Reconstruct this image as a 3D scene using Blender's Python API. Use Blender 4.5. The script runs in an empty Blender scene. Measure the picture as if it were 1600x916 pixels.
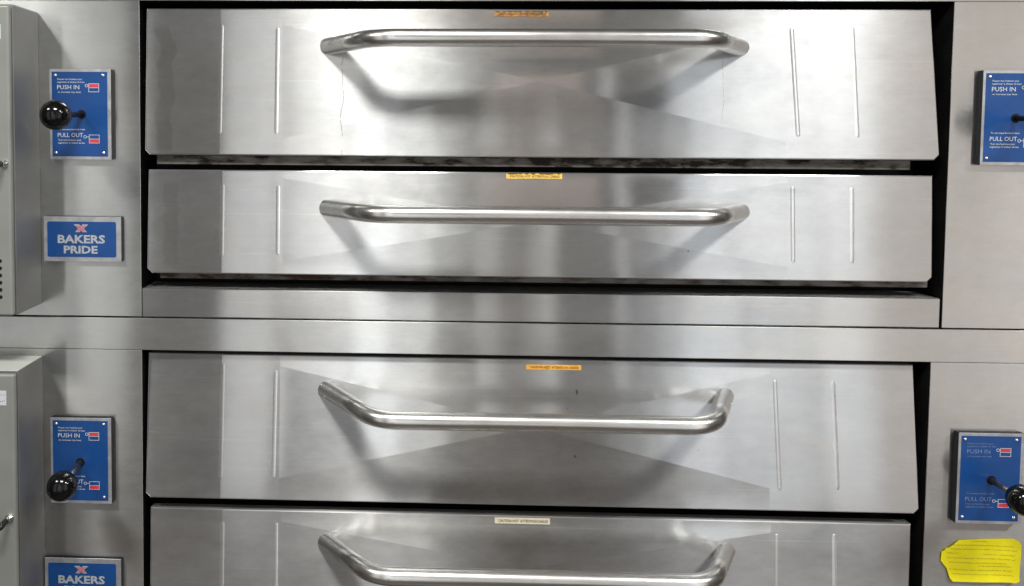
import bpy, bmesh, math, random
from mathutils import Vector, Matrix
random.seed(7)
scene = bpy.context.scene
COL = scene.collection

# ------------------------------------------------------------------ camera
cd = bpy.data.cameras.new("camera")
cam = bpy.data.objects.new("camera", cd)
COL.objects.link(cam)
scene.camera = cam
cd.sensor_width = 36.0
cd.lens = 28.125
cd.shift_x = 0.12884
cd.shift_y = -0.11850
cd.clip_start = 0.02
cd.clip_end = 100
# the ovens' front is the plane y = 0; the camera stands 1.5 m before it
cam.matrix_world = Matrix((
    (0.99943823, -0.00809881, 0.03252121, 0.0),
    (0.03286446, 0.04664630, -0.99837070, -1.5),
    (0.00656862, 0.99887864, 0.04688626, 1.45),
    (0, 0, 0, 1)))

# ------------------------------------------------------------------ world and lamps
w = bpy.data.worlds.new("World")
scene.world = w
w.use_nodes = True
w.node_tree.nodes["Background"].inputs[0].default_value = (0.30, 0.275, 0.255, 1)
w.node_tree.nodes["Background"].inputs[1].default_value = 0.28


def lamp(name, loc, target, sx, sy, power, color=(1, 1, 1)):
    d = bpy.data.lights.new(name, 'AREA')
    d.shape = 'RECTANGLE'
    d.size = sx
    d.size_y = sy
    d.energy = power
    d.color = color
    o = bpy.data.objects.new(name, d)
    COL.objects.link(o)
    o.location = loc
    v = Vector(target) - Vector(loc)
    o.rotation_euler = v.to_track_quat('-Z', 'Y').to_euler()
    return o


# ceiling lamps over the aisle in front of the ovens
for x, p in ((-1.75, 36), (-0.15, 62), (1.62, 48), (3.10, 46)):  # last one added to brighten the right panel
    lamp("ceiling_lamp", (x, -1.38, 2.86), (x, -1.38, 0), 0.56, 0.30, p, (1.0, 0.985, 0.95))
# wide area lamp added in place of light off the pale ceiling
lamp("ceiling_fill", (0.2, -2.3, 2.95), (0.2, -2.3, 0), 6.0, 3.4, 0.17 * 6.0 * 3.4 * math.pi, (1.0, 0.985, 0.95))
# unseen strip lamps added behind the camera for bright reflections in the steel
#         x from, x to, z from, z to, brightness, tint
BANDS = [(-2.50, -1.30, 0.02, 2.40, 0.62, (1.0, 1.0, 0.98)),
         (-1.24, -0.90, 0.02, 2.40, 0.08, (1.0, 1.0, 0.97)),
         (-0.86, -0.62, 0.02, 2.40, 1.05, (1.0, 1.0, 1.0)),
         (-0.60, -0.27, 0.66, 2.40, 1.10, (1.0, 1.0, 1.0)),
         (-0.60, -0.27, 0.02, 0.62, 0.16, (0.9, 0.94, 1.0)),
         (-0.25, -0.08, 0.02, 1.75, 1.30, (0.95, 0.98, 1.0)),
         (-0.06, 0.00, 0.02, 1.70, 0.70, (0.95, 0.98, 1.0)),
         (0.01, 0.13, 0.02, 1.60, 0.75, (1.0, 1.0, 0.97)),
         (0.16, 0.31, 0.43, 1.60, 0.22, (1.0, 1.0, 0.92)),
         (0.34, 0.38, 0.43, 1.50, 1.10, (1.0, 1.0, 0.97)),
         (0.39, 0.45, 0.43, 1.50, 0.80, (1.0, 0.99, 0.96)),
         (0.47, 0.54, 0.43, 1.60, 0.36, (1.0, 0.92, 0.86)),
         (0.56, 0.61, 0.43, 1.45, 0.70, (1.0, 0.99, 0.96)),
         (0.62, 0.70, 0.43, 1.45, 1.05, (1.0, 0.99, 0.96)),
         (0.72, 0.94, 0.43, 1.60, 0.24, (1.0, 0.98, 0.95)),
         (0.34, 0.90, 1.62, 2.40, 0.62, (1.0, 0.80, 0.71)),
         (0.97, 1.02, 0.43, 2.20, 1.10, (1.0, 1.0, 1.0)),
         (1.05, 1.14, 0.15, 1.60, 0.42, (0.93, 0.95, 1.0)),
         (1.16, 1.26, 0.15, 1.60, 0.65, (0.93, 0.95, 1.0)),
         (1.28, 1.55, 0.02, 2.40, 1.05, (0.90, 0.94, 1.0)),
         (1.57, 1.88, 0.02, 2.40, 0.80, (0.90, 0.94, 1.0)),
         (1.90, 2.14, 0.02, 2.40, 1.30, (0.97, 0.98, 1.0)),
         (2.145, 3.40, 0.02, 2.40, 0.80, (1.0, 0.90, 0.83))]
for xa, xb, za, zb_, rad, c in BANDS:
    xm, zm = (xa + xb) / 2, (za + zb_) / 2
    lamp("reflection_strip", (xm, -2.2, zm), (xm, 0, zm), xb - xa, zb_ - za, 1.12 * rad * (xb - xa) * (zb_ - za) * math.pi, c)

scene.view_settings.view_transform = 'Standard'
scene.view_settings.look = 'None'
scene.view_settings.exposure = -0.25
scene.view_settings.gamma = 1.0
scene.cycles.max_bounces = 8
scene.cycles.glossy_bounces = 6
scene.cycles.sample_clamp_indirect = 6

# ------------------------------------------------------------------ materials
M = {}


class NT:
    """small helper round a node tree"""
    def __init__(self, name):
        self.m = bpy.data.materials.new(name)
        self.m.use_nodes = True
        self.t = self.m.node_tree
        self.b = self.t.nodes["Principled BSDF"]
        M[name] = self.m

    def n(self, kind, **kw):
        nd = self.t.nodes.new(kind)
        for k, v in kw.items():
            if isinstance(k, str) and k.startswith("i_"):
                nd.inputs[int(k[2:])].default_value = v
            else:
                setattr(nd, k, v)
        return nd

    def l(self, a, b):
        self.t.links.new(a, b)

    def math(self, op, a, b=None, clamp=False):
        nd = self.n("ShaderNodeMath", operation=op, use_clamp=clamp)
        for i, s in enumerate((a, b)):
            if s is None:
                continue
            if isinstance(s, (int, float)):
                nd.inputs[i].default_value = s
            else:
                self.l(s, nd.inputs[i])
        return nd.outputs[0]

    def coords(self, scale):
        tc = self.n("ShaderNodeTexCoord")
        mp = self.n("ShaderNodeMapping")
        mp.inputs["Scale"].default_value = scale
        self.l(tc.outputs["Object"], mp.inputs[0])
        return mp.outputs[0]

    def noise(self, scale, detail=3, rough=0.55, sc=1.0):
        nz = self.n("ShaderNodeTexNoise")
        nz.inputs["Scale"].default_value = sc
        nz.inputs["Detail"].default_value = detail
        nz.inputs["Roughness"].default_value = rough
        self.l(self.coords(scale), nz.inputs["Vector"])
        return nz.outputs["Fac"]

    def ramp(self, fac, stops):
        r = self.n("ShaderNodeValToRGB")
        e = r.color_ramp.elements
        while len(e) < len(stops):
            e.new(0.5)
        for el, (p, c) in zip(e, stops):
            el.position = p
            el.color = c if len(c) == 4 else (*c, 1)
        self.l(fac, r.inputs[0])
        return r.outputs[0]

    def mix(self, fac, a, b):
        nd = self.n("ShaderNodeMix", data_type='RGBA')
        for i, s in ((0, fac), (6, a), (7, b)):
            if hasattr(s, "links"):
                self.l(s, nd.inputs[i])
            elif i == 0:
                nd.inputs[0].default_value = s
            else:
                nd.inputs[i].default_value = (*s, 1)
        return nd.outputs[2]


def plain(name, col, rough=0.5, metal=0.0, spec=0.5, var=0.0, scale=40):
    t = NT(name)
    t.b.inputs["Base Color"].default_value = (*col, 1)
    t.b.inputs["Roughness"].default_value = rough
    t.b.inputs["Metallic"].default_value = metal
    t.b.inputs["Specular IOR Level"].default_value = spec
    if var:
        f = t.noise((scale,) * 3, 5)
        c = t.ramp(f, [(0.3, tuple(x * (1 - var) for x in col)), (0.7, tuple(min(1, x * (1 + var)) for x in col))])
        t.l(c, t.b.inputs["Base Color"])
        r = t.math('ADD', t.math('MULTIPLY', f, var), rough - var / 2)
        t.l(r, t.b.inputs["Roughness"])
    return t


def steel(name, col=(0.60, 0.595, 0.58), rough=0.34, aniso=0.75, grain=0.09, wave=0.0012, drips_dents=(), spots=(), haze=0.47):
    """brushed sheet, grain running left to right"""
    t = NT(name)
    t.b.inputs["Metallic"].default_value = 1.0
    t.b.inputs["Anisotropic"].default_value = aniso
    tan = t.n("ShaderNodeCombineXYZ")
    tan.inputs[2].default_value = 1.0
    t.l(tan.outputs[0], t.b.inputs["Tangent"])
    hz = t.n("ShaderNodeBsdfPrincipled")             # broad haze of the worn surface
    hz.inputs["Metallic"].default_value = 1.0
    hz.inputs["Roughness"].default_value = 0.43
    hz.inputs["Anisotropic"].default_value = 0.97
    t.l(tan.outputs[0], hz.inputs["Tangent"])
    mx = t.n("ShaderNodeMixShader")
    film = t.noise((3.5, 3.5, 7), 6, 0.65)           # greasy film, wiped unevenly
    t.l(t.math('ADD', t.math('MULTIPLY', film, 0.80), haze - 0.40, True), mx.inputs[0])
    t.l(t.b.outputs[0], mx.inputs[1])
    t.l(hz.outputs[0], mx.inputs[2])
    t.l(mx.outputs[0], t.t.nodes["Material Output"].inputs[0])
    g = t.noise((9, 400, 900), 3, 0.6)              # brushing
    sm = t.noise((5, 5, 9), 5, 0.6)                 # wiped smears
    sm2 = t.noise((26, 26, 44), 6, 0.7)             # fine blotches
    base = t.ramp(sm, [(0.32, tuple(c * 0.90 for c in col)), (0.66, col)])
    gk = t.math('ADD', t.math('MULTIPLY', g, grain * 2), 1 - grain)
    gk = t.math('MULTIPLY', gk, t.math('ADD', t.math('MULTIPLY', sm2, 0.20), 0.89))
    runs = t.noise((38, 38, 3.0), 3, 0.5)           # faint grease runs
    gk = t.math('MULTIPLY', gk, t.math('ADD', t.math('MULTIPLY', t.math('SUBTRACT', runs, 0.5), -0.06), 1.0))
    mul = t.n("ShaderNodeMix", data_type='RGBA', blend_type='MULTIPLY')
    mul.inputs[0].default_value = 1
    t.l(base, mul.inputs[6])
    t.l(gk, mul.inputs[7])
    colour = mul.outputs[2]
    r = t.math('ADD', t.math('MULTIPLY', sm, 0.06), rough - 0.03)
    r = t.math('ADD', r, t.math('MULTIPLY', t.math('SUBTRACT', sm2, 0.5), 0.05))
    heat = t.ramp(t.noise((1.7, 1.7, 5.0), 4, 0.6), [(0.50, (0, 0, 0)), (0.72, (0.45, 0.45, 0.45))])
    colour = t.mix(heat, colour, tuple(c * k_ for c, k_ in zip(col, (0.96, 0.88, 0.76))))      # heat tint
    scr = t.ramp(t.noise((2.2, 90, 260), 2, 0.5), [(0.70, (0, 0, 0)), (0.74, (0.5, 0.5, 0.5))])
    colour = t.mix(scr, colour, tuple(min(1, c * 1.25) for c in col))                           # scratches
    tc = t.n("ShaderNodeTexCoord")
    sp = t.n("ShaderNodeSeparateXYZ")
    t.l(tc.outputs["Object"], sp.inputs[0])
    for (x0, w0, z0, z1, amp, power, gaps, tint) in drips_dents:             # dried run marks of grease; dull ones paint the dents' dark reflections
        wob = t.noise((0, 0, 16), 3)
        d = t.math('ABSOLUTE', t.math('SUBTRACT', t.math('ADD', sp.outputs[0], t.math('MULTIPLY', t.math('SUBTRACT', wob, 0.5), amp)), x0))
        m_ = t.math('SUBTRACT', 1, t.math('DIVIDE', d, w0), True)
        if gaps:
            m_ = t.math('MULTIPLY', m_, t.math('GREATER_THAN', t.noise((30, 30, 60), 4), 0.44))
        else:
            m_ = t.math('MULTIPLY', m_, 4.0, True)
        m_ = t.math('MULTIPLY', m_, t.math('MULTIPLY', t.math('SUBTRACT', sp.outputs[2], z0), 80, True))
        m_ = t.math('MULTIPLY', m_, t.math('MULTIPLY', t.math('SUBTRACT', z1, sp.outputs[2]), 80, True))
        m_ = t.math('MULTIPLY', m_, power)
        colour = t.mix(m_, colour, tint)
    for (x0, z0, rx, rz) in spots:                  # spatters
        dx = t.math('DIVIDE', t.math('SUBTRACT', sp.outputs[0], x0), rx)
        dz = t.math('DIVIDE', t.math('SUBTRACT', sp.outputs[2], z0), rz)
        d = t.math('ADD', t.math('MULTIPLY', dx, dx), t.math('MULTIPLY', dz, dz))
        m_ = t.math('MULTIPLY', t.math('SUBTRACT', 1.3, d, True), 0.8)
        colour = t.mix(m_, colour, (0.07, 0.065, 0.06))
    t.l(colour, t.b.inputs["Base Color"])
    t.l(colour, hz.inputs["Base Color"])
    t.l(r, t.b.inputs["Roughness"])
    # slight oil-canning of the sheet and the brushing's relief
    wv = t.noise((2.6, 2.6, 4.0), 2, 0.45)
    b1 = t.n("ShaderNodeBump")
    b1.inputs["Strength"].default_value = 1.0
    b1.inputs["Distance"].default_value = wave
    t.l(wv, b1.inputs["Height"])
    b2 = t.n("ShaderNodeBump")
    b2.inputs["Strength"].default_value = 0.06
    b2.inputs["Distance"].default_value = 0.0004
    t.l(g, b2.inputs["Height"])
    t.l(b1.outputs[0], b2.inputs["Normal"])
    t.l(b2.outputs[0], t.b.inputs["Normal"])
    t.l(b2.outputs[0], hz.inputs["Normal"])
    return t


GREASE = (0.16, 0.13, 0.10)
DENT_TONE = (0.40, 0.40, 0.39)  # dents' darker reflection, painted at the left door ends
steel("facade_steel", (0.645, 0.655, 0.652), 0.145, 0.95, wave=0.0014)
steel("door_steel", (0.592, 0.600, 0.602), 0.125, 0.97, wave=0.0016,
      spots=((0.3275, 0.963, 0.0022, 0.0055), (0.3245, 0.842, 0.0019, 0.0030), (0.310, 0.932, 0.0010, 0.0020),
             (0.246, 1.275, 0.0012, 0.0012), (0.526, 1.236, 0.0016, 0.0016), (0.556, 0.857, 0.0010, 0.0012), (0.40, 0.98, 0.0008, 0.0008)),
      drips_dents=((-0.447, 0.016, 1.19, 1.36, 0.06, 0.42, False, DENT_TONE),))
steel("door_steel_streaked", (0.612, 0.620, 0.620), 0.125, 0.97, wave=0.0016,
      spots=((0.2800, 1.5210, 0.0012, 0.0012), (0.20, 1.46, 0.0008, 0.0008)),
      drips_dents=((-0.121, 0.0014, 1.405, 1.60, 0.03, 0.7, True, GREASE), (-0.118, 0.0012, 1.60, 1.69, 0.03, 0.7, True, GREASE),
             (0.583, 0.0009, 1.455, 1.60, 0.02, 0.6, True, GREASE), (-0.457, 0.017, 1.41, 1.655, 0.06, 0.50, False, DENT_TONE)))
steel("rib_steel", (0.56, 0.567, 0.57), 0.2, 0.9, wave=0.0005, haze=0.80)
steel("sill_steel", (0.575, 0.582, 0.586), 0.12, 0.97, wave=0.0009, spots=((0.387, 1.135, 0.001, 0.001),))
plain("box_side", (0.24, 0.24, 0.235), 0.5, 0.75, 0.5, 0.12, 12)
t = plain("handle_steel", (0.84, 0.835, 0.81), 0.26, 1.0, var=0.05, scale=30)
plain("black_liner", (0.004, 0.004, 0.004), 0.5, 0.0, 0.25, 0.3, 30)
plain("body_metal", (0.35, 0.35, 0.34), 0.4, 1.0, 0.5, 0.1, 8)
plain("plate_metal", (0.50, 0.51, 0.54), 0.40, 0.7, 0.5, 0.18, 60)
plain("plate_edge", (0.006, 0.006, 0.009), 0.5, 0.0, 0.3)
plain("blue_enamel", (0.006, 0.056, 0.215), 0.32, 0.0, 0.5, 0.10, 30)
plain("white_print", (0.55, 0.57, 0.60), 0.5)
plain("worn_print", (0.16, 0.22, 0.38), 0.5, 0.0, 0.5, 0.35, 400)
plain("silver_print", (0.42, 0.45, 0.48), 0.45, 0.2, 0.5, 0.2, 300)
plain("red_print", (0.62, 0.035, 0.06), 0.5)
plain("emblem_red", (0.52, 0.15, 0.19), 0.5, 0.0, 0.5, 0.2, 300)
plain("screw_metal", (0.78, 0.78, 0.78), 0.25, 1.0)
plain("knob_black", (0.003, 0.003, 0.0035), 0.10, 0.0, 0.45)
plain("rod_black", (0.010, 0.010, 0.010), 0.35)
plain("rod_steel", (0.36, 0.33, 0.28), 0.35, 1.0, 0.5, 0.2, 80)
plain("label_orange", (0.72, 0.36, 0.05), 0.55, 0.0, 0.3, 0.25, 120)
plain("label_yellow", (0.80, 0.52, 0.10), 0.55, 0.0, 0.3, 0.25, 120)
plain("label_burnt", (0.36, 0.17, 0.04), 0.6, 0.0, 0.3, 0.6, 160)
plain("label_cream", (0.74, 0.69, 0.52), 0.55, 0.0, 0.3, 0.08, 120)
plain("label_ink", (0.07, 0.045, 0.02), 0.6)
plain("pencil_ink", (0.34, 0.30, 0.03), 0.7)
plain("box_paint", (0.25, 0.26, 0.24), 0.42, 0.25, 0.5, 0.07, 14)
plain("box_top_lit", (0.46, 0.47, 0.44), 0.5, 0.1, 0.5, 0.07, 14)  # paler than the box: light from above put into the colour
plain("leg_metal", (0.30, 0.30, 0.30), 0.4, 1.0)
plain("grime_black", (0.020, 0.016, 0.012), 0.55, 0.0, 0.4, 0.4, 200)
t = plain("yellow_paper", (0.86, 0.78, 0.012), 0.6, 0.0, 0.3)
f = t.noise((18, 18, 18), 4)
t.l(t.ramp(f, [(0.3, (0.70, 0.60, 0.008)), (0.7, (0.84, 0.76, 0.012))]), t.b.inputs["Base Color"])
bp = t.n("ShaderNodeBump")
bp.inputs["Distance"].default_value = 0.004
bp.inputs["Strength"].default_value = 0.2
t.l(f, bp.inputs["Height"])
t.l(bp.outputs[0], t.b.inputs["Normal"])
# baked-on grime over a dull steel lip
for nm, x0, wd in (("grimy_lip", 0.36, 0.42), ("grimy_lip_rusty", -0.22, 0.42)):
    t = NT(nm)
    t.b.inputs["Metallic"].default_value = 0.5
    f = t.noise((22, 60, 70), 4, 0.6)
    tc = t.n("ShaderNodeTexCoord")
    sp = t.n("ShaderNodeSeparateXYZ")
    t.l(tc.outputs["Object"], sp.inputs[0])
    near = t.math('SUBTRACT', 1, t.math('DIVIDE', t.math('ABSOLUTE', t.math('SUBTRACT', sp.outputs[0], x0)), wd), True)
    k = t.math('ADD', f, t.math('MULTIPLY', near, 0.13))
    dark = (0.022, 0.017, 0.014) if nm == "grimy_lip" else (0.06, 0.028, 0.018)
    t.l(t.ramp(k, [(0.40, (0.16, 0.152, 0.14)), (0.58, (0.10, 0.09, 0.08)), (0.64, dark)]), t.b.inputs["Base Color"])
    t.l(t.ramp(k, [(0.45, (0.5, 0.5, 0.5)), (0.6, (0.75, 0.75, 0.75))]), t.b.inputs["Roughness"])
# dull kitchen floor
t = plain("floor_tile", (0.048, 0.036, 0.029), 0.45, 0.0, 0.4, 0.2, 6)

# ------------------------------------------------------------------ mesh helpers


def link(name, bm, mat, parent=None, smooth=False, origin=None):
    me = bpy.data.meshes.new(name)
    if origin is not None:
        bmesh.ops.translate(bm, verts=bm.verts, vec=-Vector(origin))
    bmesh.ops.recalc_face_normals(bm, faces=bm.faces)
    if smooth:
        for f_ in bm.faces:
            f_.smooth = True
    bm.to_mesh(me)
    bm.free()
    o = bpy.data.objects.new(name, me)
    COL.objects.link(o)
    me.materials.append(M[mat])
    if origin is not None:
        o.location = origin
    if parent:
        o.parent = parent
    return o


def abox(bm, x0, x1, y0, y1, z0, z1, bev=0.0, seg=2):
    vs = [bm.verts.new((x, y, z)) for x in (x0, x1) for y in (y0, y1) for z in (z0, z1)]
    q = [(0, 1, 3, 2), (4, 6, 7, 5), (0, 4, 5, 1), (2, 3, 7, 6), (0, 2, 6, 4), (1, 5, 7, 3)]
    fs = [bm.faces.new([vs[i] for i in k]) for k in q]
    if bev:
        es = list({e for f_ in fs for e in f_.edges})
        bmesh.ops.bevel(bm, geom=es, offset=bev, segments=seg, affect='EDGES', profile=0.5)
    return bm


def box(name, dims, mat, parent, bev=0.0, seg=2):
    return link(name, abox(bmesh.new(), *dims, bev, seg), mat, parent)


def tube(bm, pts, r, n=20, caps=True):
    pts = [Vector(p) for p in pts]
    rings = []
    up = Vector((0, 0, 1))
    for i, p in enumerate(pts):
        d = (pts[min(i + 1, len(pts) - 1)] - pts[max(i - 1, 0)]).normalized()
        a = up - d * up.dot(d)
        if a.length < 1e-3:
            a = Vector((1, 0, 0)) - d * d.x
        a.normalize()
        b = d.cross(a)
        rr = r[i] if isinstance(r, (list, tuple)) else r
        rings.append([bm.verts.new(p + (a * math.cos(2 * math.pi * k / n) + b * math.sin(2 * math.pi * k / n)) * rr) for k in range(n)])
    for A, B in zip(rings, rings[1:]):
        for k in range(n):
            bm.faces.new((A[k], A[(k + 1) % n], B[(k + 1) % n], B[k]))
    if caps:
        bm.faces.new(rings[0])
        bm.faces.new(rings[-1])
    return bm


def lathe_y(bm, cx, cz, prof, n=28):
    """profile of (y, radius) turned round an axis running along y"""
    rings = []
    for (y, r) in prof:
        if r < 1e-6:
            rings.append([bm.verts.new((cx, y, cz))])
        else:
            rings.append([bm.verts.new((cx + r * math.cos(2 * math.pi * k / n), y, cz + r * math.sin(2 * math.pi * k / n))) for k in range(n)])
    for A, B in zip(rings, rings[1:]):
        for k in range(n):
            k2 = (k + 1) % n
            if len(A) == 1 and len(B) == 1:
                continue
            if len(A) == 1:
                bm.faces.new((A[0], B[k2], B[k]))
            elif len(B) == 1:
                bm.faces.new((A[k], A[k2], B[0]))
            else:
                bm.faces.new((A[k], A[k2], B[k2], B[k]))
    return bm


def poly(bm, pts, y, depth=0.0):
    """flat outline in the x-z plane at y; depth > 0 thickens it backwards"""
    a = [bm.verts.new((p[0], y, p[1])) for p in pts]
    bm.faces.new(a)
    if depth:
        b = [bm.verts.new((p[0], y + depth, p[1])) for p in pts]
        bm.faces.new(b[::-1])
        for i in range(len(a)):
            j = (i + 1) % len(a)
            bm.faces.new((a[i], a[j], b[j], b[i]))
    return bm


def rrect(x0, x1, z0, z1, r, n=5):
    out = []
    for cx, cz, a0 in ((x1 - r, z1 - r, 0), (x0 + r, z1 - r, 90), (x0 + r, z0 + r, 180), (x1 - r, z0 + r, 270)):
        for k in range(n + 1):
            a = math.radians(a0 + 90 * k / n)
            out.append((cx + r * math.cos(a), cz + r * math.sin(a)))
    return out


def lettering(name, lines, y, mat, parent, tilt=None):
    """lines: (text, x_left, z_baseline, cap_height, width or None, boldness); flat print a hair off the face"""
    out = []
    for (txt, x, z, cap, width, bold) in lines:
        bm = bmesh.new()
        cu = bpy.data.curves.new("lettering", 'FONT')
        cu.body = txt
        cu.size = 1.0
        cu.offset = bold
        cu.resolution_u = 2
        tmp = bpy.data.objects.new("lettering_tmp", cu)
        COL.objects.link(tmp)
        bpy.context.view_layer.update()
        me = bpy.data.meshes.new_from_object(tmp.evaluated_get(bpy.context.evaluated_depsgraph_get()))
        bpy.data.objects.remove(tmp)
        bpy.data.curves.remove(cu)
        xs = [v.co.x for v in me.vertices]
        x0, x1 = min(xs), max(xs)
        sz = cap / 0.72
        sx = (width / (x1 - x0)) if width else sz
        vs = [bm.verts.new((x + (v.co.x - x0) * sx, y, z + v.co.y * sz)) for v in me.vertices]
        for p in me.polygons:
            try:
                bm.faces.new([vs[i] for i in p.vertices])
            except ValueError:
                pass
        bpy.data.meshes.remove(me)
        if tilt:
            for v in bm.verts:
                v.co = tilt(v.co)
        out.append(link(name, bm, mat))
        out[-1].parent = parent
    return out


def empty(name, loc, label=None, cat=None, group=None):
    o = bpy.data.objects.new(name, None)
    o.empty_display_size = 0.1
    COL.objects.link(o)
    o.location = loc
    if label:
        o["label"] = label
    if cat:
        o["category"] = cat
    if group:
        o["group"] = group
    return o


# ------------------------------------------------------------------ floor
bm = bmesh.new()
poly(bm, [(0, 0)] * 0 or [(-5, -5), (6, -5), (6, 5), (-5, 5)], 0)
for v in bm.verts:
    v.co = Vector((v.co.x, v.co.z, 0))
fl = link("floor", bm, "floor_tile")
fl["kind"] = "structure"

# ------------------------------------------------------------------ the ovens
XL, XR = -0.90, 1.34           # outer sides
ZH = 0.6640                    # height of one oven


class Root:
    """children are written in world metres; this shifts them under the oven's base point"""
    pass


def reparent(parts, root):
    for o in parts:
        o.parent = root


def oven(z0, label, opening_r, doors, knobs, rod_mat, plates, brand, lower):
    root = empty("deck_oven", (0.22, 0.0, z0), label, "oven", "stacked deck ovens")
    inv = Matrix.Translation((-0.22, 0, -z0))
    L0 = -0.5035
    R0 = opening_r
    T0 = z0 + 0.600
    S1 = z0 + 0.0550
    top = []

    def part(o):
        o.parent = root
        o.matrix_parent_inverse = inv
        top.append(o)
        return o

    def sub(o, p):
        o.parent = p
        return o
    g = 0.0006
    bv = 0.0014
    part(box("header", (XL, XR, 0.0, 0.0034, T0, z0 + ZH - 0.0022), "facade_steel", None, 0.0012))
    part(box("side_panel", (XL, L0, 0.0, 0.0034, z0 + g, T0 - 0.0004), "facade_steel", None, 0.0008))
    part(box("side_panel", (R0 + 0.001, XR, 0.0, 0.0034, z0 + g, T0 - 0.0004), "facade_steel", None, 0.0008))
    part(box("sill", (L0 + 0.0016, R0 - 0.0035, -0.001, 0.075, z0 + g, S1), "sill_steel", None, 0.0016, 3))
    # black cavity behind the doors
    bm = bmesh.new()
    abox(bm, L0 - 0.02, L0 - 0.001, 0.0038, 0.14, z0, T0 + 0.02)
    abox(bm, R0 + 0.001, R0 + 0.02, 0.0038, 0.14, z0, T0 + 0.02)
    abox(bm, L0 - 0.001, R0 + 0.001, 0.0038, 0.14, T0 + 0.001, T0 + 0.02)
    abox(bm, L0 - 0.001, R0 + 0.001, 0.10, 0.14, z0 + 0.002, T0 + 0.001)
    part(link("cavity_liner", bm, "black_liner"))
    bm = bmesh.new()
    abox(bm, XL + 0.003, XR - 0.003, 0.15, 1.05, z0 + 0.003, z0 + ZH - 0.004)
    abox(bm, XL + 0.003, L0 - 0.03, 0.0038, 0.15, z0 + 0.003, z0 + ZH - 0.004)
    abox(bm, R0 + 0.03, XR - 0.003, 0.0038, 0.15, z0 + 0.003, z0 + ZH - 0.004)
    part(link("body_shell", bm, "body_metal"))
    # bright screw heads inside the black reveal
    for (sx, sz) in ((L0 + 0.0042, z0 + 0.45), (L0 + 0.0055, z0 + 0.222), (R0 - 0.008, z0 + 0.20)):
        bm = bmesh.new()
        lathe_y(bm, sx, sz, [(0.040, 0.0022), (0.036, 0.0022), (0.0352, 0.0)], 10)
        part(link("screw", bm, "screw_metal", None, True))
        bm = bmesh.new()
        abox(bm, sx - 0.003, sx + 0.003, 0.0401, 0.1, sz - 0.003, sz + 0.003)
        part(link("bracket", bm, "black_liner"))

    # ---------------- doors
    for D in doors:
        (x0, x1, x0b, x1b, zb, zt, yb, yt) = D["rect"]

        def surf(x, z, h=0.0):
            """a point on the door's sloping front, h metres before it"""
            k_ = (z - zb) / (zt - zb)
            s = (yt - yb) / (zt - zb)
            n_ = 1 / math.sqrt(1 + s * s)
            return Vector((x, yb + (yt - yb) * k_ - h * n_, z + h * n_ * s))
        bm = bmesh.new()
        c = 0.0095
        e = 0.0022

        (bx0, bx1, bz0, bz1) = D["cross"]
        fx = D["ribs"][0][0]
        gx, hx = bx0 - 0.003, bx1 + 0.003

        def outline(i, h):
            o_ = [(x0 + i, zt - i), (x0b + i, zb + c + i * 0.4), (x0b + c + i * 0.4, zb + i),
                  (fx, zb + i), (gx, zb + i), (bx0, zb + i), (bx1, zb + i), (hx, zb + i),
                  (x1b - c - i * 0.4, zb + i), (x1b - i, zb + c + i * 0.4), (x1 - i, zt - i),
                  (hx, zt - i), (bx1, zt - i), (bx0, zt - i), (gx, zt - i), (fx, zt - i)]
            return [bm.verts.new(surf(a, b, h)) for a, b in o_]
        back = outline(0.0, -0.022)
        edge = outline(0.0, -e)
        mid = outline(e * 0.3, -e * 0.3)
        front = outline(e, 0.0)
        # the left border of the sheet falls away a little
        for v in front[:3] + mid[:3]:
            v.co.y += D["fall"]
        N_ = len(front)
        for A, B in ((back, edge), (edge, mid), (mid, front)):
            for i in range(N_):
                j = (i + 1) % N_
                bm.faces.new((A[i], A[j], B[j], B[i]))
        bm.faces.new(back[::-1])
        # cross-broken field: four flat facets rising to a point behind the handle
        ax, az = D["apex"]
        ht = hb = 0.0
        ap = bm.verts.new(surf(ax, az, D["rise"]))
        a0, a1 = bm.verts.new(surf(bx0, bz1, ht)), bm.verts.new(surf(bx1, bz1, ht))
        a2, a3 = bm.verts.new(surf(bx1, bz0, hb)), bm.verts.new(surf(bx0, bz0, hb))
        m0, m3 = bm.verts.new(surf(gx, bz1)), bm.verts.new(surf(gx, bz0))
        n1, n2 = bm.verts.new(surf(hx, bz1)), bm.verts.new(surf(hx, bz0))
        F_ = front
        soft = [bm.faces.new(q) for q in ((ap, a0, a1), (ap, a2, a3), (a0, F_[13], F_[12], a1), (a2, F_[6], F_[5], a3))]
        bm.faces.new((ap, a3, a0))
        bm.faces.new((ap, a1, a2))
        for q in ((F_[14], m0, a0, F_[13]), (m0, m3, a3, a0), (m3, F_[4], F_[5], a3),
                  (F_[11], F_[12], a1, n1), (n1, a1, a2, n2), (n2, a2, F_[6], F_[7]),
                  (F_[0], F_[1], F_[2], F_[3], F_[15]), (F_[15], F_[3], F_[4], m3, m0, F_[14]),
                  (F_[10], F_[11], n1, n2, F_[7], F_[8], F_[9])):
            bm.faces.new(q)
        bm.faces.index_update()
        bm.verts.index_update()
        si = [f_.index for f_ in soft]
        fold = {v.index for v in (a0, a1, a2, a3)}
        d = part(link("door", bm, D["mat"]))
        # the sheet bends sharply along the cross but softly above and below its field
        me = d.data
        me.polygons.foreach_set("use_smooth", [True] * len(me.polygons))
        me.edges.foreach_set("use_edge_sharp", [True] * len(me.edges))
        nrm = [None] * len(me.loops)
        for pg in me.polygons:
            for li in pg.loop_indices:
                nrm[li] = pg.normal.copy()
        for facet, strip in ((si[0], si[2]), (si[1], si[3])):
            for li in me.polygons[strip].loop_indices:
                if me.loops[li].vertex_index in fold:
                    nrm[li] = me.polygons[facet].normal.copy()
        me.normals_split_custom_set(nrm)
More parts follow.
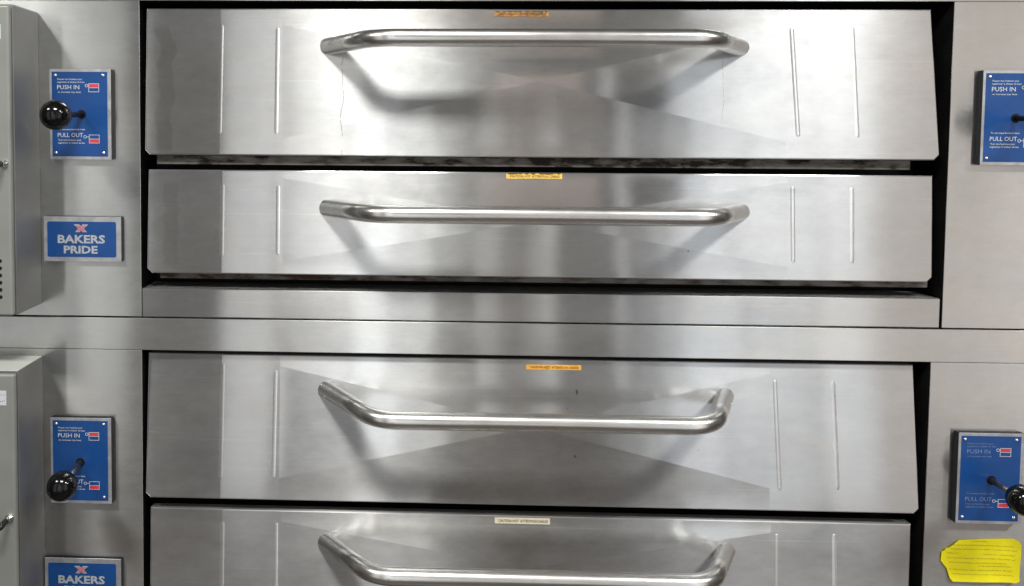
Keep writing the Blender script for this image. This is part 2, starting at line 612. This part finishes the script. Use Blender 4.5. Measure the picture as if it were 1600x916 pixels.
        # pressed stiffening ribs
        for (rx, rz0, rz1, rxt) in D["ribs"]:
            bm = bmesh.new()
            prof = [(-0.0050, 0.0), (-0.0020, 0.0004), (0.0008, 0.0006), (0.0030, 0.0004), (0.0046, 0.0)]
            rings = []
            for kz, kk in ((0, 0.05), (0.012, 0.8), (0.03, 1), (0.97, 1), (0.988, 0.8), (1, 0.05)):
                zz = rz0 + (rz1 - rz0) * kz
                xx = rx + (rxt - rx) * kz
                rings.append([bm.verts.new(surf(xx + px * (0.4 + 0.6 * kk), zz, ph * kk * (0.55 if rx < 0 else 1.0) - 0.0001)) for px, ph in prof])
            for A, B in zip(rings, rings[1:]):
                for i in range(4):
                    bm.faces.new((A[i], A[i + 1], B[i + 1], B[i]))
            bm.faces.new(rings[0])
            bm.faces.new(rings[-1])
            sub(link("rib", bm, "rib_steel", None, True), d)
        # bent tube handle, welded to the sheet
        (ex0, ex1, ez, cx0, cx1, cz, so) = D["handle"]
        A = surf(ex0, ez, -0.004)
        Dp = surf(ex1, ez, -0.004)
        B = Vector((cx0, -so, cz))
        C = Vector((cx1, -so, cz))
        R = 0.075
        path = [A]
        for P, Q, S in ((A, B, C), (B, C, Dp)):
            u = (P - Q).normalized()
            v = (S - Q).normalized()
            ang = u.angle(v)
            tl = R / math.tan(ang / 2)
            p0, p1 = Q + u * tl, Q + v * tl
            cen = Q + (u + v).normalized() * (R / math.sin(ang / 2))
            n0, n1 = (p0 - cen).normalized(), (p1 - cen).normalized()
            th = n0.angle(n1)
            for k in range(13):
                f_ = k / 12
                q = (n0 * math.sin((1 - f_) * th) + n1 * math.sin(f_ * th)) / math.sin(th)
                path.append(cen + q * R)
        path.append(Dp)
        bm = bmesh.new()
        tube(bm, path, 0.0159, 32)
        sub(link("handle", bm, "handle_steel", None, True), d)
        # caution label and its print
        (lx0, lx1, lz0, lz1, lm) = D["label"]
        bm = bmesh.new()
        pts = []
        for k in range(9):
            pts.append((lx0 + (lx1 - lx0) * k / 8, lz1 + random.uniform(-1, 1) * D["fray"]))
        for k in range(9):
            pts.append((lx1 - (lx1 - lx0) * k / 8, lz0 + random.uniform(-1, 1) * D["fray"]))
        hl = 0.0006 + D["lift"]
        vs = [bm.verts.new(surf(a, b, hl)) for a, b in pts]
        bm.faces.new(vs)
        vb = [bm.verts.new(surf(a, b, hl - 0.0005)) for a, b in pts]
        for i in range(len(vs)):
            j = (i + 1) % len(vs)
            bm.faces.new((vs[i], vs[j], vb[j], vb[i]))
        sub(link("caution_label", bm, lm), d)
        hgt = lz1 - lz0
        (lettering("lettering", [("CAUTION HOT  ATTENTION CHAUD", lx0 + 0.007, lz0 + hgt * 0.26, hgt * 0.46, (lx1 - lx0) - 0.011, 0.012)],
                      0.0, "label_ink", d, lambda v: surf(v.x, v.z, hl + 0.0004)))
        if D["fray"] > 0.0003:      # burnt black along the upper edge
            bm = bmesh.new()
            for k in range(9):
                a = lx0 + (lx1 - lx0) * k / 9 + random.uniform(0, 0.004)
                b = a + random.uniform(0.005, 0.012)
                b = min(b, lx1)
                poly(bm, [(a, lz1 + 0.0004), (b, lz1 + 0.0003), (b - 0.001, lz1 - random.uniform(0.0006, 0.0018)), (a + 0.001, lz1 - random.uniform(0.001, 0.002))], 0)
            for v in bm.verts:
                v.co = surf(v.co.x, v.co.z, hl + 0.0003)
            sub(link("scorch", bm, "grime_black"), d)
        if D.get("lip"):
            (px0, px1, pz0, pz1) = D["lip"]
            sub(box("lower_lip", (px0, px1, 0.013, 0.03, pz0, pz1), "grimy_lip" if pz0 > 1.3 else "grimy_lip_rusty", None, 0.001), d)

    # ---------------- control plates, one each side
    for (px0, px1, pz0, pz1, kb, rx, rz) in plates:
        y0 = -0.0115
        p = part(box("control_plate", (px0, px1, y0, 0.0, pz0, pz1), "plate_edge", None))
        sub(box("face_sheet", (px0, px1, y0 - 0.0008, y0, pz0, pz1), "plate_metal", None, 0.0002, 1), p)
        W_, H_ = px1 - px0, pz1 - pz0
        yb_ = y0 - 0.0012
        bm = bmesh.new()
        poly(bm, [(px0 + 0.0045, pz0 + 0.0058), (px1 - 0.0065, pz0 + 0.0058), (px1 - 0.0065, pz1 - 0.0052), (px0 + 0.0045, pz1 - 0.0052)], yb_, 0.0004)
        sub(link("blue_face", bm, "blue_enamel"), p)
        yt_ = yb_ - 0.0004
        for sx, sz in ((0.0115, 0.0125), (W_ - 0.0145, 0.0125), (0.0115, H_ - 0.0120), (W_ - 0.0145, H_ - 0.0120)):
            bm = bmesh.new()
            lathe_y(bm, px0 + sx, pz0 + sz, [(yb_, 0.0034), (yb_ - 0.0010, 0.0032), (yb_ - 0.0020, 0.0020), (yb_ - 0.0023, 0.0)], 14)
            sub(link("screw", bm, "screw_metal", None, True), p)
        X = px0 + 0.0150
        tb = pz1
        (lettering("lettering", [
            ("Pousser vers l'intérieur pour", X + 0.0005, tb - 0.0205, 0.0030, 0.047, 0.012),
            ("augmenter la chaleur du haut", X, tb - 0.0258, 0.0030, 0.052, 0.012),
            ("PUSH IN", X, tb - 0.0378, 0.0080, 0.042, 0.004),
            ("to increase top heat", X + 0.001, tb - 0.0445, 0.0030, 0.044, 0.012),
            ("To increase bottom heat", X + 0.001, tb - 0.1145, 0.0030, 0.051, 0.012),
            ("PULL OUT", X, tb - 0.1275, 0.0080, 0.048, 0.004),
            ("Tirer vers l'extérieur pour", X + 0.001, tb - 0.1345, 0.0030, 0.044, 0.012),
            ("augmenter la chaleur du bas", X + 0.0005, tb - 0.1398, 0.0030, 0.051, 0.012)], yt_, "worn_print" if kb else "white_print", p))
        for zc, up in ((tb - 0.0350, True), (tb - 0.1310, False)):
            bm = bmesh.new()
            a0, a1 = px0 + 0.0745, px0 + 0.0945
            b0, b1 = zc - 0.0080, zc + 0.0080
            t_ = 0.0009
            for q in ((a0, a1, b1 - t_, b1), (a0, a1, b0, b0 + t_), (a0, a0 + t_, b0 + t_, b1 - t_), (a1 - t_, a1, b0 + t_, b1 - t_), (a0 + t_, a1 - t_, zc - t_ / 2, zc + t_ / 2)):
                poly(bm, [(q[0], q[2]), (q[1], q[2]), (q[1], q[3]), (q[0], q[3])], yt_)
            cz_ = zc + 0.0040
            cx_ = a0 - (0.0038 if up else 0.0075)
            ring = [(cx_ + 0.0030 * math.cos(k * math.pi / 8), cz_ + 0.0030 * math.sin(k * math.pi / 8)) for k in range(16)]
            rin = [(cx_ + 0.0021 * math.cos(k * math.pi / 8), cz_ + 0.0021 * math.sin(k * math.pi / 8)) for k in range(16)]
            for k in range(16):
                j = (k + 1) % 16
                poly(bm, [ring[k], ring[j], rin[j], rin[k]], yt_)
            poly(bm, [(cx_ + 0.003, cz_ - 0.0005), (a0, cz_ - 0.0005), (a0, cz_ + 0.0005), (cx_ + 0.003, cz_ + 0.0005)], yt_)
            sub(link("pictogram", bm, "white_print"), p)
            bm = bmesh.new()
            s0, s1 = (zc + t_, b1 - t_ * 1.4) if up else (b0 + t_ * 1.4, zc - t_)
            poly(bm, [(a0 + t_ * 1.4, s0), (a1 - t_ * 1.4, s0), (a1 - t_ * 1.4, s1), (a0 + t_ * 1.4, s1)], yt_)
            sub(link("pictogram", bm, "red_print"), p)
    for (rx, rz, bx, bz, so) in knobs:
        bm = bmesh.new()
        y0 = -0.0125
        tube(bm, [(rx, y0, rz), (rx, y0 - 0.0008, rz)], 0.0085, 20)
        k = part(link("damper_knob", bm, "plate_edge", None))
        bm = bmesh.new()
        tube(bm, [(rx, y0 - 0.0009, rz), (bx, -so + 0.01, bz)], 0.0052, 16)
        sub(link("rod", bm, rod_mat, None, True), k)
        bm = bmesh.new()
        r = 0.0268
        prof = [(-so + r * math.cos(math.pi * j / 22), max(0, r * math.sin(math.pi * j / 22))) for j in range(23)]
        prof[0] = (prof[0][0], 0)
        prof[-1] = (prof[-1][0], 0)
        lathe_y(bm, bx, bz, prof, 40)
        sub(link("ball", bm, "knob_black", None, True), k)

    # ---------------- brand plate
    (px0, px1, pz0, pz1) = brand
    y0 = -0.0080
    p = part(box("brand_plate", (px0, px1, y0, 0.0, pz0, pz1), "plate_edge", None))
    sub(box("face_sheet", (px0, px1, y0 - 0.0010, y0, pz0, pz1), "plate_metal", None, 0.0003, 1), p)
    bm = bmesh.new()
    yb_ = y0 - 0.0015
    poly(bm, rrect(px0 + 0.0070, px1 - 0.0095, pz0 + 0.0085, pz1 - 0.0095, 0.0035), yb_, 0.0005)
    sub(link("blue_face", bm, "blue_enamel"), p)
    yt_ = yb_ - 0.0004
    (lettering("lettering", [("BAKERS", px0 + 0.0270, pz0 + 0.0355, 0.0152, 0.0910, 0.034),
                                ("PRIDE", px0 + 0.0385, pz0 + 0.0160, 0.0142, 0.0650, 0.034)], yt_, "silver_print", p))
    ex, ez = px0 + 0.0720, pz1 - 0.0235
    ez += 0.0015
    X_ = [(-0.0175, 0.0092), (-0.0040, 0.0092), (0.0, 0.0048), (0.0040, 0.0092), (0.0175, 0.0092), (0.0065, -0.0005),
          (0.0140, -0.0092), (0.0035, -0.0092), (0.0, -0.0052), (-0.0035, -0.0092), (-0.0140, -0.0092), (-0.0065, -0.0005)]
    for nm, sc, mt, yy in (("emblem", 1.0, "silver_print", yt_), ("emblem", 0.72, "emblem_red", yt_ - 0.0004)):
        bm = bmesh.new()
        poly(bm, [(ex + 0.82 * a * (sc if sc == 1 else 0.74), ez + 0.80 * b * sc) for a, b in X_], yy)
        sub(link(nm, bm, mt), p)

    # ---------------- control box on the left
    (bz0, bz1, pinz, stick, holes) = lower
    BX = -0.6965
    cb = part(box("control_box", (XL - 0.02, BX, -0.098, 0.0, bz0, bz1), "box_side", None, 0.001))
    bm = bmesh.new()
    abox(bm, XL - 0.018, BX - 0.001, -0.112, -0.0995, bz0 + 0.001, bz1 - 0.002, 0.004, 3)
    sub(link("lid", bm, "box_paint"), cb)
    sub(box("lit_top_sheet", (XL - 0.02, BX - 0.0005, -0.0985, -0.001, bz1 + 0.0002, bz1 + 0.0016), "box_top_lit", None, 0.0005, 1), cb)  # added sheet, its paler colour paints the light on the box top
    bm = bmesh.new()
    px = -0.7080
    lathe_y(bm, px, pinz, [(-0.112, 0.0075), (-0.116, 0.0072), (-0.117, 0.0045), (-0.128, 0.0042)], 16)
    sub(link("pin_base", bm, "screw_metal", None, True), cb)
    bm = bmesh.new()
    lathe_y(bm, px, pinz, [(-0.127, 0.0), (-0.127, 0.0056), (-0.148, 0.0060), (-0.152, 0.0050), (-0.154, 0.0)], 16)
    sub(link("pin_cap", bm, "rod_black", None, True), cb)
    (sx0, sx1, sz0, sz1) = stick
    bm = bmesh.new()
    poly(bm, [(sx0, sz0), (sx1, sz0), (sx1, sz1), (sx0, sz1)], -0.1126, 0.0005)
    sub(link("sticker", bm, "white_print"), cb)
    bm = bmesh.new()
    for a, b in ((0.2, 0.25), (0.5, 0.25), (0.75, 0.3), (0.75, 0.7), (0.3, 0.7)):
        xx, zz = sx1 - 0.012 * (1 - a) - 0.0015, sz0 + (sz1 - sz0) * b
        poly(bm, [(xx, zz), (xx + 0.0014, zz), (xx + 0.0014, zz + 0.0014), (xx, zz + 0.0014)], -0.1130)
    sub(link("print_dots", bm, "label_ink"), cb)
    for k in range(holes):
        bm = bmesh.new()
        zc = bz0 + 0.0350 + 0.0129 * k
        xs0, xs1 = -0.745, -0.7155
        poly(bm, rrect(xs0, xs1, zc - 0.0034, zc + 0.0034, 0.0033, 4), -0.1123, 0.0003)
        sub(link("vent_slot", bm, "plate_edge"), cb)
    return root


def door(rect, ribs, cross, apex, rise, handle, label, mat, fray=0.0, lip=None, fall=0.0024):
    return dict(rect=rect, ribs=ribs, cross=cross, apex=apex, rise=rise, handle=handle, label=label, mat=mat,
                fray=fray, lip=lip, fall=fall, riboff=0.0, lift=rise * 0.0 + 0.0005)


ZU, ZL = 1.0977, 0.4337
U1 = door((-0.4935, 0.9605, -0.4940, 0.9762, 1.4088, 1.6845, -0.0035, 0.0115),
          [(-0.3518, 1.4477, 1.6554, -0.3500), (-0.2449, 1.4484, 1.6497, -0.2438), (0.7210, 1.4500, 1.6506, 0.7080), (0.8284, 1.4496, 1.6508, 0.8181)],
          (-0.2355, 0.6990, 1.4400, 1.6543), (0.2443, 1.5495), 0.0070,
          (-0.1500, 0.6165, 1.6143, -0.0563, 0.5187, 1.6159, 0.118),
          (0.1626, 0.2623, 1.6708, 1.6797, "label_burnt"), "door_steel_streaked", 0.0007, (-0.4760, 0.9340, 1.3900, 1.4078))
U2 = door((-0.4908, 0.9726, -0.4920, 0.9725, 1.1830, 1.3800, -0.002, 0.008),
          [(-0.3488, 1.2165, 1.3532, -0.3484), (-0.2423, 1.2200, 1.3517, -0.2424), (0.7194, 1.2169, 1.3576, 0.7175), (0.8269, 1.2170, 1.3574, 0.8257)],
          (-0.2335, 0.7085, 1.2080, 1.3655), (0.2472, 1.2880), 0.0060,
          (-0.1505, 0.6245, 1.3100, -0.0566, 0.5298, 1.3114, 0.118),
          (0.1880, 0.2921, 1.3682, 1.3776, "label_yellow"), "door_steel", 0.0005, (-0.4712, 0.9734, 1.1706, 1.1816))
L1 = door((-0.4957, 0.9560, -0.4980, 0.9655, 0.7460, 1.0235, -0.0015, 0.0165),
          [(-0.3524, 0.7842, 1.0067, -0.3506), (-0.2507, 0.7876, 0.9948, -0.2483), (0.7081, 0.7843, 0.9909, 0.6991), (0.8153, 0.7878, 0.9915, 0.8069)],
          (-0.2395, 0.6895, 0.7880, 1.0025), (0.2413, 0.8965), 0.0070,
          (-0.1530, 0.6080, 0.9593, -0.0487, 0.5370, 0.9487, 0.118),
          (0.2320, 0.3359, 1.0038, 1.0132, "label_orange"), "door_steel")
L2 = door((-0.4917, 0.9576, -0.4911, 0.9530, 0.5215, 0.7218, -0.002, 0.008),
          [(-0.3506, 0.5536, 0.6972, -0.3502), (-0.2457, 0.5563, 0.6983, -0.2457), (0.7083, 0.5561, 0.6978, 0.7077), (0.8169, 0.5578, 0.7003, 0.8150)],
          (-0.2350, 0.6970, 0.5470, 0.7000), (0.2400, 0.6240), 0.0060,
          (-0.1515, 0.6150, 0.6631, -0.0526, 0.5398, 0.6676, 0.118),
          (0.1752, 0.2803, 0.7066, 0.7180, "label_cream"), "door_steel")

oven(ZU, "upper stainless deck oven with bright streaked doors and scorched caution labels", 0.9925,
     [U1, U2],
     [(-0.6103, 1.4833, -0.6156, 1.4796, 0.112), (1.1016, 1.4862, 1.1060, 1.4820, 0.112)], "rod_black",
     [(-0.6710, -0.5545, 1.3985, 1.5682, 0, 0, 0), (1.0420, 1.1590, 1.4010, 1.5725, 0, 0, 0)],
     (-0.6870, -0.5385, 1.2045, 1.2900),
     (1.1210, 1.6735, 1.3934, (-0.735, -0.7112, 1.6124, 1.6380), 6))
oven(ZL, "lower stainless deck oven with darker doors, cut off by the picture's bottom edge", 0.9755,
     [L1, L2],
     [(-0.6202, 0.8173, -0.6212, 0.8065, 0.092), (1.0862, 0.8181, 1.0908, 0.8140, 0.085)], "rod_steel",
     [(-0.6776, -0.5600, 0.7370, 0.9036, 0, 0, 0), (1.0248, 1.1435, 0.7355, 0.9060, 1, 0, 0)],
     (-0.6938, -0.5445, 0.5420, 0.6265),
     (0.4560, 1.0183, 0.7556, (-0.735, -0.7114, 0.9606, 0.9872), 6))

# legs under the lower oven
lower_root = [o for o in COL.objects if o.name.startswith("deck_oven")][-1]
for x in (XL + 0.09, XR - 0.09):
    for y in (0.10, 0.95):
        bm = bmesh.new()
        tube(bm, [(x, y, 0.4360), (x, y, 0.40), (x, y, 0.06), (x, y, 0.03), (x, y, 0.0)], [0.045, 0.04, 0.028, 0.032, 0.032], 20)
        o = link("leg", bm, "leg_metal", None, True)
        o.parent = lower_root
        o.matrix_parent_inverse = Matrix.Translation((-0.22, 0, -ZL))

# ------------------------------------------------------------------ yellow note taped to the lower right panel
note = [(1.0078, 0.6583), (1.0084, 0.6755), (1.0150, 0.6800), (1.0160, 0.6835), (1.0210, 0.6840), (1.0391, 0.6990), (1.0900, 0.7020), (1.1346, 0.7040),
        (1.1470, 0.7005), (1.1510, 0.6930), (1.1502, 0.6600), (1.1498, 0.6240), (1.1440, 0.6205), (1.0900, 0.6200), (1.0305, 0.6195), (1.0250, 0.6250), (1.0190, 0.6438)]


def curl(x, z):
    """how far the paper stands off the panel"""
    a = max(0.0, (x - 1.120) / 0.03) ** 2 * 0.0030 + max(0.0, (0.640 - z) / 0.02) ** 2 * 0.0022
    return 0.0016 + a + 0.0006 * (1 + math.sin(x * 60 + z * 40)) + 0.0003 * (1 + math.sin(z * 120 - x * 30))


bm = bmesh.new()
fc = [bm.verts.new((a, 0, b)) for a, b in note]
bm.faces.new(fc)
for axis, lo, hi, st in ((0, 1.01, 1.15, 0.006), (2, 0.622, 0.702, 0.006)):
    q = lo
    while q < hi:
        co, no = [0, 0, 0], [0, 0, 0]
        co[axis], no[axis] = q, 1
        bmesh.ops.bisect_plane(bm, geom=bm.verts[:] + bm.edges[:] + bm.faces[:], plane_co=co, plane_no=no)
        q += st
for v in bm.verts:
    v.co.y = -curl(v.co.x, v.co.z)
for f_ in bm.faces:
    f_.smooth = True
nt = link("paper_note", bm, "yellow_paper", None)
nt["label"] = "torn bright yellow paper note with faint writing stuck below the blue control plate"
nt["category"] = "note"
bm = bmesh.new()
rows = [(1.062, 1.092, 0.6965), (1.026, 1.140, 0.6890), (1.024, 1.145, 0.6815), (1.018, 1.040, 0.6735), (1.085, 1.142, 0.6720), (1.020, 1.143, 0.6640), (1.022, 1.128, 0.6555), (1.075, 1.136, 0.6500),
        (1.024, 1.138, 0.6420), (1.030, 1.142, 0.6335)]
for (a, b, z) in rows:
    x = a
    ph = random.uniform(0, 6)
    prev = None
    while x < b:
        zz = z + 0.0007 * math.sin(x * 900 + ph) + 0.0006 * math.sin(x * 2100 + ph * 2) - (x - 1.08) * 0.01
        if prev and random.random() > 0.12:
            poly(bm, [prev, (x, zz), (x, zz + 0.0007), (prev[0], prev[1] + 0.0007)], 0)
        prev = (x, zz)
        x += 0.0011
for v in bm.verts:
    v.co.y = -curl(v.co.x, v.co.z) - 0.0005
link("handwriting", bm, "pencil_ink", nt)
